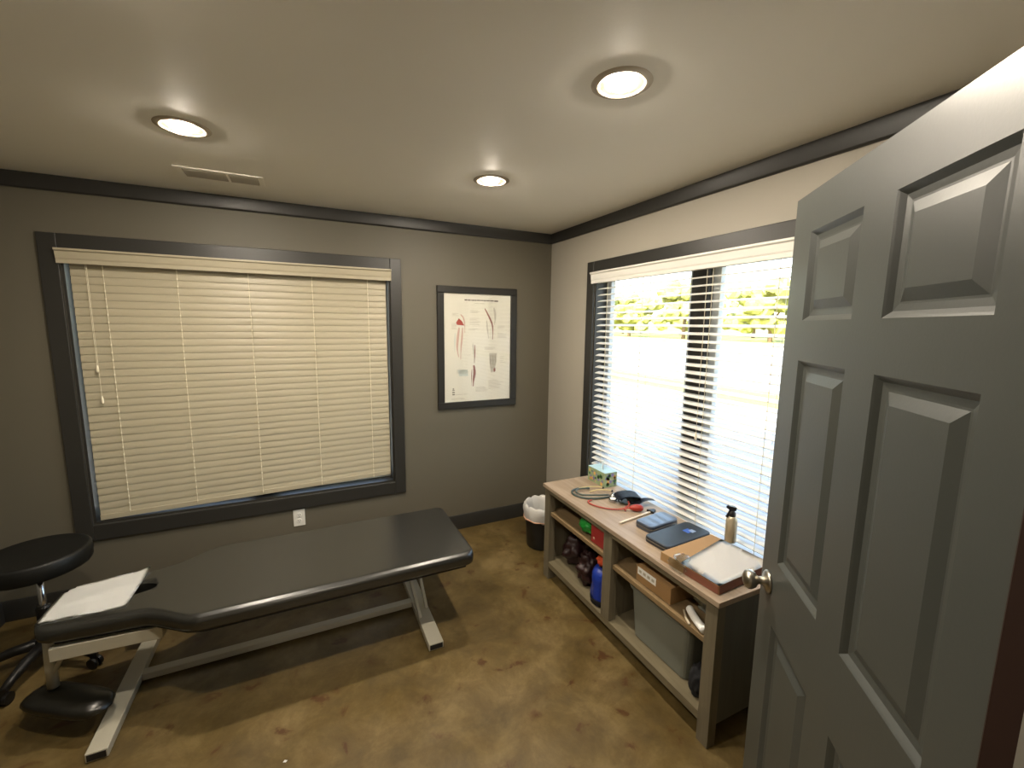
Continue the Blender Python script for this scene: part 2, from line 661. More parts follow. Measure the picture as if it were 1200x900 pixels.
def blind(label, place, rot, u0, u1, tilt, dep, m, ladders, cords, zbot, closed, slant=0.):
    root = thing('window_blind', label, 'blind', place((u0 + u1) / 2, dep, WZ1))
    L = u1 - u0 - .03
    c = (u0 + u1) / 2
    RM = ROOT[root.name].to_translation()

    def pbox(bm, ua, ub, da, db, za, zb):
        vs = box(bm, ua, ub, da, db, za, zb)
        for v in vs:
            v.co = place(*v.co)
        return vs

    # valance with a cove profile, standing proud of the casing
    prof = [(-.024, 1.988), (-.034, 1.988), (-.034, 2.008), (-.037, 2.016), (-.040, 2.05), (-.050, 2.056), (-.050, 2.066), (-.024, 2.066)]
    bm = B()
    ua, ub = u0 - .018, u1 + .018
    a = [bm.verts.new(place(ua, d, z)) for d, z in prof]
    b = [bm.verts.new(place(ub, d, z)) for d, z in prof]
    k = len(prof)
    for i in range(k):
        bm.faces.new((a[i], a[(i + 1) % k], b[(i + 1) % k], b[i]))
    bm.faces.new(a)
    bm.faces.new(b)
    obj('valance', bm, m, root)
    bm = B()
    pbox(bm, u0 + .014, u1 - .014, dep - .024, dep + .024, 2.02, 2.05)
    obj('head_rail', bm, m, root)
    me = slat_mesh(L, tilt, m)
    z = 1.995
    pitch_ = .0432
    zs = []
    while z > zbot + .03:
        zs.append(z)
        z -= pitch_
    for z in zs:
        o = bpy.data.objects.new('slat', me)
        COL.objects.link(o)
        o.parent = root
        o.location = place(c, dep, z) - RM
        o.rotation_euler = (radians(random.uniform(-.8, .8)), slant * ((1.995 - z) / (1.995 - zbot)) ** 2, rot)
    bm = B()
    if closed:
        pbox(bm, c - L / 2, c + L / 2, dep - .014, dep + .014, zbot - .012, zbot + .02)
        for v in bm.verts:
            v.co.z -= slant * (v.co.x - c)
    else:
        pbox(bm, c - L / 2, c + L / 2, dep - .025, dep + .025, zbot - .01, zbot + .008)
    obj('bottom_rail', bm, m, root, bevel=.003)
    e = .014 if closed else .0265
    for u in ladders:
        bm = B()
        tube(bm, [place(u, dep - e - .004, 2.02), place(u, dep - e - .004, zbot)], .0016, 6)
        tube(bm, [place(u, dep + e + .004, 2.02), place(u, dep + e + .004, zbot)], .0016, 6)
        # rungs, which show as little bright ticks between slats
        for z in zs:
            tube(bm, [place(u, dep - e - .006, z - .012 if closed else z - .004), place(u, dep - e - .006, z - .022 if closed else z + .002)], .0034, 6)
        obj('ladder_cord', bm, M['cord'], root)
    for u, zt in cords:
        bm = B()
        d = dep - e - .012
        tube(bm, [place(u, d, 2.0), place(u, d, zt)], .0012, 5)
        o = obj('lift_cord', bm, M['cord'], root)
        bm = B()
        lathe(bm, [(.003, zt + .012), (.006, zt - .002), (.0075, zt - .022), (.004, zt - .03)], T(*place(u, d, 0)), 10)
        obj('cord_tassel', bm, M['cord'], o, smooth=True)
    return root


blind('closed cream blind with overlapping slats in the back window', lambda u, d, z: Vector((u, d, z)), 0, WX0 + .012, WX1 - .012,
      radians(80), .024, M['blind'], [-2.92, -2.585, -2.22, -1.855, -1.50],
      [(-2.99, 1.42), (-2.985, 1.24)], .538, True, -.024)
blind('open white blind with level slats in the right window', lambda u, d, z: Vector((d, u, z)), -pi / 2, WY0 + .012, WY1 - .012,
      radians(14), .028, M['blind_w'], [-.77, -1.12, -1.63, -1.98, -2.27],
      [(-1.60, 1.1)], .52, False)

# ------------------------------------------------------------------ door
S0 = Vector((-.686, -2.451, 0))
dd = Vector((-.63477, -.7727, 0))
nn = Vector((-.7727, .63477, 0))
DM = Matrix(((dd.x, nn.x, 0, S0.x), (dd.y, nn.y, 0, S0.y), (0, 0, 1, 0), (0, 0, 0, 1)))   # local: s along, n outwards (left face at n=0), z
droot = thing('door_1', 'open charcoal six panel door with a nickel knob', 'door', S0 + dd * .8, kind='structure')
DW, DT = .778, .035
cols = [(.108, .348), (.452, .694)]
rows = [(.245, .838), (1.028, 1.602), (1.705, 1.928)]


def dbox(bm, s0, s1, n0, n1, z0, z1):
    box(bm, s0, s1, n0, n1, z0, z1, DM)


for s0, s1 in ((0, cols[0][0]), (cols[0][1], cols[1][0]), (cols[1][1], DW)):
    bm = B()
    dbox(bm, s0, s1, -DT, 0, .012, 2.03)
    obj('stile', bm, M['door'], droot)
for z0, z1 in ((.012, rows[0][0]), (rows[0][1], rows[1][0]), (rows[1][1], rows[2][0]), (rows[2][1], 2.03)):
    bm = B()
    for s0, s1 in cols:
        dbox(bm, s0, s1, -DT, 0, z0, z1)
    obj('rail', bm, M['door'], droot)
for (s0, s1) in cols:
    for (z0, z1) in rows:
        bm = B()
        # nested rings: sticking, groove, raised bevel, field
        prof = [(0, 0), (.004, -.003), (.012, -.010), (.024, -.0115), (.028, -.0115), (.05, -.003)]
        for side in (1, -1):
            prev = None
            for k, (ins, n) in enumerate(prof):
                nv = n if side == 1 else -DT - n
                ring = [bm.verts.new(DM @ Vector((s, nv, z))) for s, z in
                        ((s0 + ins, z0 + ins), (s1 - ins, z0 + ins), (s1 - ins, z1 - ins), (s0 + ins, z1 - ins))]
                if prev:
                    for i in range(4):
                        bm.faces.new((prev[i], prev[(i + 1) % 4], ring[(i + 1) % 4], ring[i]))
                prev = ring
            bm.faces.new(prev)
        obj('panel', bm, M['door'], droot)
bm = B()
dbox(bm, DW, DW + .0015, -DT, 0, .012, 2.03)
obj('hinge_edge', bm, M['jamb'], droot)
bm = B()
dbox(bm, -.0012, 0, -.03, -.006, .87, 1.0)
obj('latch_plate', bm, M['brass'], droot)
for side in (1, -1):
    base = DM @ Vector((.058, 0 if side == 1 else -DT, .943))
    ax = nn * side
    s, u = frame_from(ax)
    K = Matrix(((s.x, u.x, ax.x, base.x), (s.y, u.y, ax.y, base.y), (s.z, u.z, ax.z, base.z), (0, 0, 0, 1)))
    bm = B()
    lathe(bm, [(.033, 0), (.033, .004), (.028, .009), (.014, .012), (.011, .024), (.013, .03), (.022, .036), (.0275, .046),
               (.028, .054), (.024, .062), (.014, .067), (.004, .068)], K, 28)
    obj('door_knob', bm, M['brass'], droot, smooth=True)
for z in (.25, 1.02, 1.8):
    bm = B()
    lathe(bm, [(.006, z - .045), (.006, z + .045)], T(*(DM @ Vector((DW + .004, -DT - .004, 0)))), 12)
    obj('hinge', bm, M['brass'], droot)
# door lining and casing in the doorway
froot = thing('trim_5', 'doorway lining beside the open door', 'trim', (DX1, YF, 0), kind='structure')
obj('jamb', bx(DX1, DX1 + .018, YF - .12, YF, 0, 2.06), M['wall'], froot)
obj('casing', bx(DX1 + .02, DX1 + .085, YF, YF + .016, 0, 2.12), M['wall'], froot, bevel=.003)
obj('head_lining', bx(DX0, DX1, YF - .12, YF, 2.045, 2.06), M['wall'], froot)


# ------------------------------------------------------------------ ceiling lights
def downlight(x, y, label):
    root = thing('recessed_light', label, 'ceiling light', (x, y, H), 'recessed ceiling lights')
    m = T(x, y, H)
    bm = B()
    lathe(bm, [(.068, -.001), (.069, -.0045), (.076, -.006), (.090, -.003), (.095, 0)], m, 40, caps=False)
    obj('trim_ring', bm, M['bronze'], root, smooth=True)
    bm = B()
    lathe(bm, [(.071, -.003), (.066, -.002), (.056, -.0015), (.0, -.0012)], m, 40, caps=False)
    obj('reflector', bm, M['baffle'], root, smooth=True)
    bm = B()
    lathe(bm, [(.038, -.003), (.037, -.0060), (.033, -.0085), (.025, -.0108), (.014, -.0122), (.001, -.0126)], m, 32)
    obj('bulb', bm, M['bulb'], root, smooth=True)


downlight(-.99, -1.02, 'lit recessed light nearest the corner of the room')
downlight(-.985, -2.05, 'lit recessed light with the largest ring, near the open door')
downlight(-2.31, -1.03, 'lit recessed light on the left beside the ceiling vent')
downlight(-2.31, -2.05, 'lit recessed light overhead, just above the view')

downlight(-1.9, -4.2, 'unseen light added in the hall to brighten the door jamb')  # unseen lamp, added to brighten the jamb and hinge edge

# ceiling vent
root = thing('ceiling_vent', 'small grey louvred air vent in the ceiling above the back window', 'vent', (-2.26, -.42, H))
bm = B()
vx0, vx1, vy0, vy1 = -2.46, -2.075, -.505, -.335
for a in ((vx0, vx1, vy0, vy0 + .02), (vx0, vx1, vy1 - .02, vy1), (vx0, vx0 + .03, vy0 + .02, vy1 - .02), (vx1 - .025, vx1, vy0 + .02, vy1 - .02),
          (-2.243, -2.233, vy0 + .02, vy1 - .02)):
    box(bm, a[0], a[1], a[2], a[3], H - .005, H)
obj('vent_frame', bm, M['ceil'], root, bevel=.001)
obj('vent_backing', bx(vx0 + .03, vx1 - .025, vy0 + .02, vy1 - .02, H - .0015, H), M['ventdark'], root)
for k in range(7):
    y = vy0 + .03 + k * .018
    for a, b in ((vx0 + .032, -2.244), (-2.232, vx1 - .027)):
        bm = B()
        bar(bm, (a, y, H - .004), (b, y, H - .004), .014, .0015, (0, .5, 1))
        obj('louvre', bm, M['vent'], root)

# outlet
root = thing('wall_outlet', 'white double power outlet low on the back wall under the window', 'outlet', (-2.013, 0, .325))
obj('cover_plate', bx(-2.05, -1.976, -.006, 0, .266, .386), M['plastic_white'], root, bevel=.003)
for z in (.305, .347):
    bm = B()
    lathe(bm, [(.0165, 0), (.0165, .003), (.015, .004)], T(-2.013, -.006, z) @ Matrix.Rotation(pi / 2, 4, 'X'), 18)
    s = obj('socket', bm, M['plastic_white'], root)
    bm = B()
    for dx in (-.006, .006):
        box(bm, -2.013 + dx - .0012, -2.013 + dx + .0012, -.0106, -.0098, z - .002, z + .008)
    box(bm, -2.0155, -2.0105, -.0106, -.0098, z - .010, z - .006)
    obj('socket_slots', bm, M['slot'], s)

# ------------------------------------------------------------------ framed chart on the back wall
px0, px1, pz0, pz1 = -1.004, -.334, 1.023, 1.976
root = thing('framed_poster', 'black framed anatomical chart hanging on the back wall', 'poster', ((px0 + px1) / 2, 0, pz0))
ft = .052
for a in ((px0, px1, pz1 - ft, pz1), (px0, px1, pz0, pz0 + ft), (px0, px0 + ft, pz0 + ft, pz1 - ft), (px1 - ft, px1, pz0 + ft, pz1 - ft)):
    obj('frame_rail', bx(a[0], a[1], -.026, -.001, a[2], a[3]), M['frame'], root, bevel=.003)
sheet = obj('chart_sheet', bx(px0 + ft, px1 - ft, -.010, -.002, pz0 + ft, pz1 - ft), M['paper'], root)
sx0, sx1, sz0, sz1 = px0 + ft, px1 - ft, pz0 + ft, pz1 - ft
SW, SH = sx1 - sx0, sz1 - sz0


def P(u, v):
    return sx0 + u * SW, sz1 - v * SH


def ink_poly(name, pts, m, k=0):
    bm = B()
    vs = []
    for u, v in pts:
        x, z = P(u, v)
        vs.append(bm.verts.new((x, -.0104 - .0002 * k, z)))
    f = bm.faces.new(vs)
    bmesh.ops.triangulate(bm, faces=[f])
    return obj(name, bm, m, sheet)


def ink_bars(name, rects, m, k=0):
    bm = B()
    for u0, u1, v0, v1 in rects:
        x0, z0 = P(u0, v1)
        x1, z1 = P(u1, v0)
        box(bm, x0, x1, -.0104 - .0002 * k, -.0100, z0, z1)
    return obj(name, bm, m, sheet)


def ink_stroke(name, pts, w, m, k=0):
    bm = B()
    Q = [Vector((P(*p)[0], 0, P(*p)[1])) for p in pts]
    Q = spline(Q, 5)
    a, b = [], []
    for i, p in enumerate(Q):
        d = (Q[min(i + 1, len(Q) - 1)] - Q[max(i - 1, 0)]).normalized()
        s = Vector((d.z, 0, -d.x))
        t = i / (len(Q) - 1)
        ww = w * (.35 + .65 * sin(pi * min(1, t * 1.1 + .1)))
        y = Vector((0, -.0104 - .0002 * k, 0))
        a.append(bm.verts.new(p + s * ww + y))
        b.append(bm.verts.new(p - s * ww + y))
    for i in range(len(Q) - 1):
        bm.faces.new((a[i], a[i + 1], b[i + 1], b[i]))
    return obj(name, bm, m, sheet)


rnd = random.Random(3)
# heading: too small to read in the photograph, so only the run of word-shapes
hd, u = [], .30
for wlen in (.04, .035, .012, .03, .022, .05, .04, .03, .05, .055, .06):
    hd.append((u, u + wlen, .052, .062 + rnd.uniform(0, .003)))
    u += wlen + .008
ink_bars('chart_heading', hd, M['ink'])
ink_bars('chart_subheading', [(.45, .51, .083, .088), (.52, .60, .083, .088)], M['ink2'])


def text_block(u0, u1, v0, v1, n):
    r = []
    for i in range(n):
        v = v0 + (v1 - v0) * i / n
        r.append((u0, u0 + (u1 - u0) * rnd.uniform(.55, 1), v, v + .0035))
    ink_bars('caption_text', r, M['ink2'])


for a in ((.38, .53, .15, .18, 3), (.37, .54, .22, .29, 6), (.36, .52, .32, .34, 2), (.80, .92, .29, .32, 3), (.80, .95, .36, .41, 5),
          (.60, .78, .49, .52, 3), (.18, .36, .70, .74, 4), (.36, .40, .56, .57, 1), (.66, .90, .81, .90, 8), (.46, .66, .87, .92, 5),
          (.16, .34, .93, .935, 1), (.10, .30, .965, .985, 2), (.12, .22, .18, .21, 3), (.11, .2, .27, .33, 6), (.84, .93, .58, .66, 4)):
    text_block(*a)
# red cutaway and pale limb below it
ink_poly('chart_figure', [(.175, .265), (.215, .225), (.26, .25), (.295, .29), (.19, .285)], M['red'], 1)
ink_stroke('chart_figure', [(.24, .19), (.28, .22), (.30, .28), (.30, .36)], .006, M['pink'])
ink_stroke('chart_figure', [(.22, .31), (.20, .40), (.19, .5), (.21, .58)], .010, M['pink'])
ink_stroke('chart_figure', [(.27, .31), (.26, .40), (.245, .5), (.24, .6)], .007, M['pink'])
ink_stroke('chart_figure', [(.16, .36), (.155, .45), (.15, .54)], .004, M['blueink'])
# dark leg bone figure at upper right
ink_stroke('chart_figure', [(.60, .13), (.66, .20), (.71, .27), (.725, .34), (.72, .42)], .007, M['redbrown'], 1)
ink_stroke('chart_figure', [(.74, .12), (.76, .2), (.75, .28)], .009, M['ink2'])
ink_stroke('chart_figure', [(.63, .24), (.64, .32), (.66, .41)], .006, M['ink2'])
# long red shin figure at lower middle
ink_stroke('chart_figure', [(.42, .46), (.435, .55), (.44, .64)], .006, M['ink2'])
ink_stroke('chart_figure', [(.45, .47), (.45, .56), (.445, .64)], .004, M['redbrown'])
ink_stroke('chart_figure', [(.435, .66), (.445, .73), (.43, .80), (.425, .86)], .011, M['redbrown'], 1)
ink_stroke('chart_figure', [(.405, .70), (.40, .78), (.405, .86)], .003, M['redbrown'])
# grey muscle figure at lower right
ink_poly('chart_figure', [(.67, .55), (.79, .55), (.785, .63), (.75, .72), (.70, .74), (.675, .65)], M['ink2'])
for k in range(5):
    ink_stroke('chart_figure', [(.68 + .022 * k, .56), (.685 + .02 * k, .63), (.70 + .012 * k, .71)], .0016, M['ink'], 1)
ink_poly('chart_figure', [(.735, .705), (.765, .69), (.77, .72), (.745, .735)], M['redbrown'], 2)
ink_poly('chart_figure', [(.19, .70), (.34, .70), (.35, .76), (.22, .76)], M['blueink'])
ink_bars('chart_emblem', [(.115, .15, .888, .894), (.12, .14, .872, .882), (.115, .15, .905, .915), (.115, .15, .925, .935)], M['ink'])
obj('front_glass', bx(sx0, sx1, -.0145, -.0125, sz0, sz1), M['glass'], root)

# ------------------------------------------------------------------ treatment table
root = thing('treatment_table', 'long black vinyl treatment table on a white steel base by the back window', 'treatment table', (-1.95, -.9, 0))
CY = -.902


def hw(x):
    """half width of the cushion; x runs from the foot end (-1.15) to the head end (-2.95)"""
    if x > -2.36:
        w = .325
    elif x > -2.60:
        t = (-2.36 - x) / .24
        t = t * t * (3 - 2 * t)
        w = .325 + (.19 - .325) * t
    else:
        w = .19 - .03 * (-2.60 - x) / .35
    R = .06
    if x > -1.15 - R:
        w -= R - math.sqrt(max(0, R * R - (x + 1.15 + R) ** 2))
    R = .09
    if x < -2.95 + R:
        w -= R - math.sqrt(max(0, R * R - (x + 2.95 - R) ** 2))
    return w


xs = [-1.15 - .06 * (1 - cos(t * pi / 16)) for t in range(0, 9)] + [-1.3, -1.6, -1.9, -2.2, -2.36] + \
     [-2.36 - .24 * i / 10 for i in range(1, 11)] + [-2.63, -2.66, -2.69, -2.72, -2.76, -2.80, -2.84] + [-2.86 - .09 * sin(t * pi / 16) for t in range(1, 9)]
ZT, ZB = .492, .415


def section(x, w, shrink=0.):
    """rounded section in y,z"""
    out = []
    rr = .030
    hh = (ZT - ZB) / 2 - shrink
    zc = (ZT + ZB) / 2
    w = max(w - shrink, .01)
    rr = min(rr, hh * .95, w * .9)
    for cx, cz, a0 in ((w - rr, hh - rr, 0), (-w + rr, hh - rr, 90), (-w + rr, -hh + rr, 180), (w - rr, -hh + rr, 270)):
        for k in range(6):
            a = radians(a0 + 18 * k)
            out.append((cx + rr * cos(a), zc + cz + rr * sin(a)))
        if a0 in (0, 180):
            sg = 1 if a0 == 0 else -1
            for q in (.96, .6, .2, -.2, -.6, -.96):
                out.append((sg * q * (w - rr), zc + cz + sg * rr))
    return out


bm = B()
st = [(xs[0] + .022 - .03, hw(xs[0]), .028), (xs[0] - .003, hw(xs[0]), .012)]
rings = []
for i, x in enumerate(xs):
    s = 0.
    if i == 0:
        rings.append((x, hw(x), .026))
        rings.append((x - .003, hw(x - .003), .014))
        rings.append((x - .010, hw(x - .010), .004))
    elif x > -1.162:
        continue
    elif i == len(xs) - 1:
        rings.append((x + .01, hw(x + .01), .004))
        rings.append((x + .003, hw(x + .003), .014))
        rings.append((x, hw(x), .026))
    elif x < -2.938:
        continue
    else:
        rings.append((x, hw(x), 0.))
prev = None
for x, w, s in rings:
    ring = [bm.verts.new((x, CY + y, z)) for y, z in section(x, w, s)]
    if prev:
        n = len(ring)
        for k in range(n):
            bm.faces.new((prev[k], prev[(k + 1) % n], ring[(k + 1) % n], ring[k]))
    else:
        bm.faces.new(ring[::-1])
    prev = ring
bm.faces.new(prev)
cushion = obj('cushion', bm, M['vinyl'], root, smooth=True)
# face hole: real cut through the head of the cushion
bm = B()
lathe(bm, [(1, .3), (1, .7)], T(-2.665, CY + .01, 0) @ Matrix.Diagonal((.085, .042, 1, 1)), 28)
cut = obj('cutter', bm, M['steel_dark'], root)
bo = cushion.modifiers.new('hole', 'BOOLEAN')
bo.object = cut
bo.operation = 'DIFFERENCE'
bo.solver = 'EXACT'
bpy.context.view_layer.update()
dg = bpy.context.evaluated_depsgraph_get()
newme = bpy.data.meshes.new_from_object(cushion.evaluated_get(dg))
cushion.modifiers.clear()
cushion.data = newme
bpy.data.objects.remove(cut)
# board under the cushion
bm = B()
ol = [(x, CY + hw(x) - .035) for x in (-1.2, -1.5, -2.0, -2.36, -2.42, -2.48, -2.55, -2.6, -2.75, -2.88)]
ol = ol + [(x, 2 * CY - y) for x, y in ol[::-1]]
prism(bm, ol, .398, ZB + .004)
obj('base_board', bm, M['steel_dark'], root)


def foot(x0, x1):
    bm = B()
    box(bm, x0, x1, -1.232, -.46, .002, .040)
    f = obj('floor_foot', bm, M['steel'], root, bevel=.004)
    bm = B()
    box(bm, x0 + .006, x1 - .006, -1.2335, -1.2322, .008, .034)
    obj('tube_opening', bm, M['steel_dark'], f)


foot(-2.757, -2.687)
foot(-1.418, -1.340)
bm = B()
box(bm, -2.687, -1.418, -.845, -.80, .006, .038)
obj('stretcher', bm, M['steel'], root, bevel=.003)
for fx in (-1.379, -2.722):
    bm = B()
    bar(bm, (fx, -.49, .036), (fx, -.62, .40), .06, .05, (0, 1, 0))
    obj('column', bm, M['steel'], root, bevel=.003)
for p, q in (((-1.405, -1.00, .034), (-1.455, -.70, .40)), ((-1.352, -.93, .034), (-1.385, -.70, .40))):
    bm = B()
    bar(bm, p, q, .016, .03, (0, 1, 0))
    obj('strut', bm, M['steel'], root, bevel=.002)
# head support beam, post, brace, arm pad
bm = B()
bar(bm, (-2.888, -1.035, .372), (-2.525, -1.055, .372), .05, .055)
obj('head_beam', bm, M['steel'], root, bevel=.003)
bm = B()
tube(bm, [(-2.915, -.985, .40), (-2.928, -.965, .27), (-2.945, -.93, .135)], [.019, .019, .02], 14)
obj('arm_post', bm, M['steel'], root, smooth=True)
bm = B()
bar(bm, (-2.850, -1.0, .37), (-2.925, -.955, .235), .014, .03, (0, 1, 0))
obj('brace', bm, M['steel'], root)
bm = B()
mt = T(-2.876, -1.0, .118) @ RZ(math.atan2(-.20, .30))
rings = []
for i in range(13):
    t = -1 + 2 * i / 12
    k = (1 - abs(t) ** 4) ** .5 if abs(t) < 1 else 0
    k = max(k, .12)
    rings.append([mt @ Vector((t * .19, cos(2 * pi * j / 16) * .072 * k ** .7, (.040 * k) * (abs(sin(2 * pi * j / 16)) ** .7) * (1 if sin(2 * pi * j / 16) > 0 else -.6)))
                  for j in range(16)])
vr = [[bm.verts.new(p) for p in r] for r in rings]
for i in range(12):
    for j in range(16):
        bm.faces.new((vr[i][j], vr[i][(j + 1) % 16], vr[i + 1][(j + 1) % 16], vr[i + 1][j]))
bm.faces.new(vr[0][::-1])
bm.faces.new(vr[-1])
obj('arm_pad', bm, M['vinyl_pad'], root, smooth=True)

# paper on the head end
bm = B()
c00, c10, c11, c01 = Vector((-2.935, -1.02)), Vector((-2.652, -1.025)), Vector((-2.645, -.715)), Vector((-2.935, -.765))
NX, NY = 16, 16
g = []
for i in range(NX + 1):
    row = []
    for j in range(NY + 1):
        u, v = i / NX, j / NY
        p = (c00 * (1 - u) + c10 * u) * (1 - v) + (c01 * (1 - u) + c11 * u) * v
        # clip the far left corner a little
        z = ZT + .003 + .004 * noise.noise(Vector((p.x * 9, p.y * 9, 2)))
        z += .006 * max(0, 1 - abs(v - .45 - .1 * (u - .5)) * 14) * (1 if .2 < u < .85 else .3)
        z += .012 * max(0, u - .8) * max(0, v - .6) * 10
        drop = max(0, (-2.90 - p.x)) * .5 + max(0, (-1.035 - p.y)) * .8
        row.append(bm.verts.new((p.x, p.y, z - drop * .2 + .001)))
    g.append(row)
for i in range(NX):
    for j in range(NY):
        if i < 2 and j > NY - 3 + i:
            continue
        bm.faces.new((g[i][j], g[i + 1][j], g[i + 1][j + 1], g[i][j + 1]))
for v in [v for v in bm.verts if not v.link_faces]:
    bm.verts.remove(v)
bmesh.ops.solidify(bm, geom=bm.faces[:], thickness=.0006)
tag(obj('face_paper', bm, M['sheet'], smooth=True), 'white paper sheet laid over the head end of the treatment table', 'paper')

# ------------------------------------------------------------------ stool
SX, SY = -3.13, -.50
root = thing('rolling_stool', 'round black padded stool on casters at the left edge, behind the treatment table', 'stool', (SX, SY, 0))
bm = B()
ZS = .583
lathe(bm, [(.02, ZS - .085), (.178, ZS - .085), (.190, ZS - .080), (.195, ZS - .070), (.197, ZS - .035), (.195, ZS - .008), (.190, ZS - .001), (.182, ZS + .002), (.172, ZS + .0015), (.10, ZS + .004), (.01, ZS + .005)],
      T(SX, SY, 0), 48)
obj('seat', bm, M['seat'], root, smooth=True)
bm = B()
lathe(bm, [(.08, ZS - .102), (.08, ZS - .085)], T(SX, SY, 0), 24)
obj('seat_plate', bm, M['black'], root)
bm = B()
lathe(bm, [(.014, .10), (.014, ZS - .09)], T(SX, SY, 0), 16)
obj('gas_column', bm, M['chrome'], root, smooth=True)
bm = B()
lathe(bm, [(.028, .07), (.028, .30), (.022, .31)], T(SX, SY, 0), 18)
obj('column_sleeve', bm, M['black'], root)
bm = B()
lathe(bm, [(.03, .075), (.045, .085), (.045, .13), (.03, .15)], T(SX, SY, 0), 20)
obj('hub', bm, M['black'], root, smooth=True)
for k in range(5):
    a = radians(-32 + 72 * k)
    d = Vector((cos(a), sin(a), 0))
    c = Vector((SX, SY, 0))
    bm = B()
    tube(bm, [c + d * .03 + Vector((0, 0, .115)), c + d * .12 + Vector((0, 0, .105)), c + d * .20 + Vector((0, 0, .082)), c + d * .245 + Vector((0, 0, .066))],
         [.026, .023, .019, .017], 10)
    lg = obj('leg', bm, M['black'], root, smooth=True)
    t = Vector((-d.y, d.x, 0))
    bm = B()
    w = c + d * .245 + Vector((0, 0, .0265))
    for s in (-1, 1):
        K = Matrix(((d.x, 0, t.x, w.x + t.x * s * .012), (d.y, 0, t.y, w.y + t.y * s * .012), (0, 1, 0, w.z), (0, 0, 0, 1)))
        lathe(bm, [(.010, -.009), (.0255, -.008), (.0265, 0), (.0255, .008), (.010, .009)], K, 18)
    box(bm, w.x - .012, w.x + .012, w.y - .012, w.y + .012, w.z + .008, w.z + .05)
    obj('caster', bm, M['black'], lg, smooth=False)

# ------------------------------------------------------------------ waste bin
bx_, by_ = -.325, -.505
root = thing('waste_bin', 'black waste bin with a white liner between the cabinet and the corner', 'bin', (bx_, by_, 0))
bm = B()
prof = [(.115, 0), (.122, .005), (.135, .20), (.142, .275), (.139, .275), (.13, .2), (.115, .012), (.01, .010)]
lathe(bm, prof, T(bx_, by_, 0), 36)
obj('bin_body', bm, M['black'], root, smooth=True)
bm = B()
n = 48
rings = []
for r, z, amp in ((.143, .225, .003), (.147, .24, .006), (.150, .265, .006), (.153, .30, .005), (.151, .325, .005), (.140, .337, .004), (.128, .33, .004), (.12, .28, .006), (.112, .2, .006)):
    rings.append([bm.verts.new((bx_ + (r + amp * sin(k * 2.3 + z * 30) * cos(k * .9)) * cos(2 * pi * k / n),
                                by_ + (r + amp * sin(k * 2.3 + z * 30) * cos(k * .9)) * sin(2 * pi * k / n),
                                z + amp * 1.3 * sin(k * 1.7))) for k in range(n)])
for i in range(len(rings) - 1):
    for k in range(n):
        bm.faces.new((rings[i][k], rings[i][(k + 1) % n], rings[i + 1][(k + 1) % n], rings[i + 1][k]))
obj('bin_liner', bm, M['liner'], root, smooth=True)
bm = B()
tube(bm, [(bx_ + .149 * cos(2 * pi * k / 30), by_ + .149 * sin(2 * pi * k / 30), .232 + .003 * sin(k * 2)) for k in range(30)], .004, 6, closed=True)
obj('liner_band', bm, M['liner_pink'], root)

# ------------------------------------------------------------------ cabinet
FX, BX, YR, YL = -.545, -.125, -2.212, -.872
PIV = (FX, YR, 0)
croot = thing('storage_cabinet', 'low weathered wood open shelf cabinet under the right window', 'cabinet', PIV)
obj('cabinet_top', bx(FX - .012, BX, YR - .012, YL + .012, .626, .65), M['wood_top'], croot, bevel=.003)
obj('top_rail', bx(FX, FX + .022, YR + .055, YL - .06, .598, .626), M['wood_h'], croot)
for y0, y1 in ((YL - .06, YL), (-1.572, -1.503), (YR, YR + .055)):
    z0 = 0 if y0 != -1.572 else .125
    obj('front_post', bx(FX, FX + .045, y0, y1, z0, .626), M['wood_v'], croot, bevel=.0015)
for y0, y1 in ((YL - .05, YL), (YR, YR + .05)):
    obj('rear_post', bx(BX - .05, BX, y0, y1, 0, .626), M['wood_v'], croot, bevel=.0015)
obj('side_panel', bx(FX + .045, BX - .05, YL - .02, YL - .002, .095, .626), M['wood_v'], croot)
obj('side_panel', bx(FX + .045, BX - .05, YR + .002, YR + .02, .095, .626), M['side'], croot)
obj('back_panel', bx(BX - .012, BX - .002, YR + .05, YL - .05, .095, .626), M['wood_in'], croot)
obj('divider', bx(FX + .045, BX - .012, -1.547, -1.529, .125, .626), M['wood_v'], croot)
obj('bottom_shelf', bx(FX + .022, BX - .012, YR + .02, YL - .02, .100, .124), M['wood_h'], croot)
obj('bottom_rail', bx(FX + .002, FX + .022, YR + .055, YL - .06, .088, .124), M['wood_h'], croot)
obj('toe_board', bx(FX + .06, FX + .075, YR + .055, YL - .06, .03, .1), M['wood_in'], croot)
obj('shelf', bx(FX + .012, BX - .012, -1.529, YL - .02, .446, .470), M['wood_shelf'], croot, bevel=.0015)
obj('shelf', bx(FX + .012, BX - .012, YR + .02, -1.547, .424, .448), M['wood_shelf'], croot, bevel=.0015)
croot.rotation_euler = (0, 0, radians(-.7))
ZC = .6505

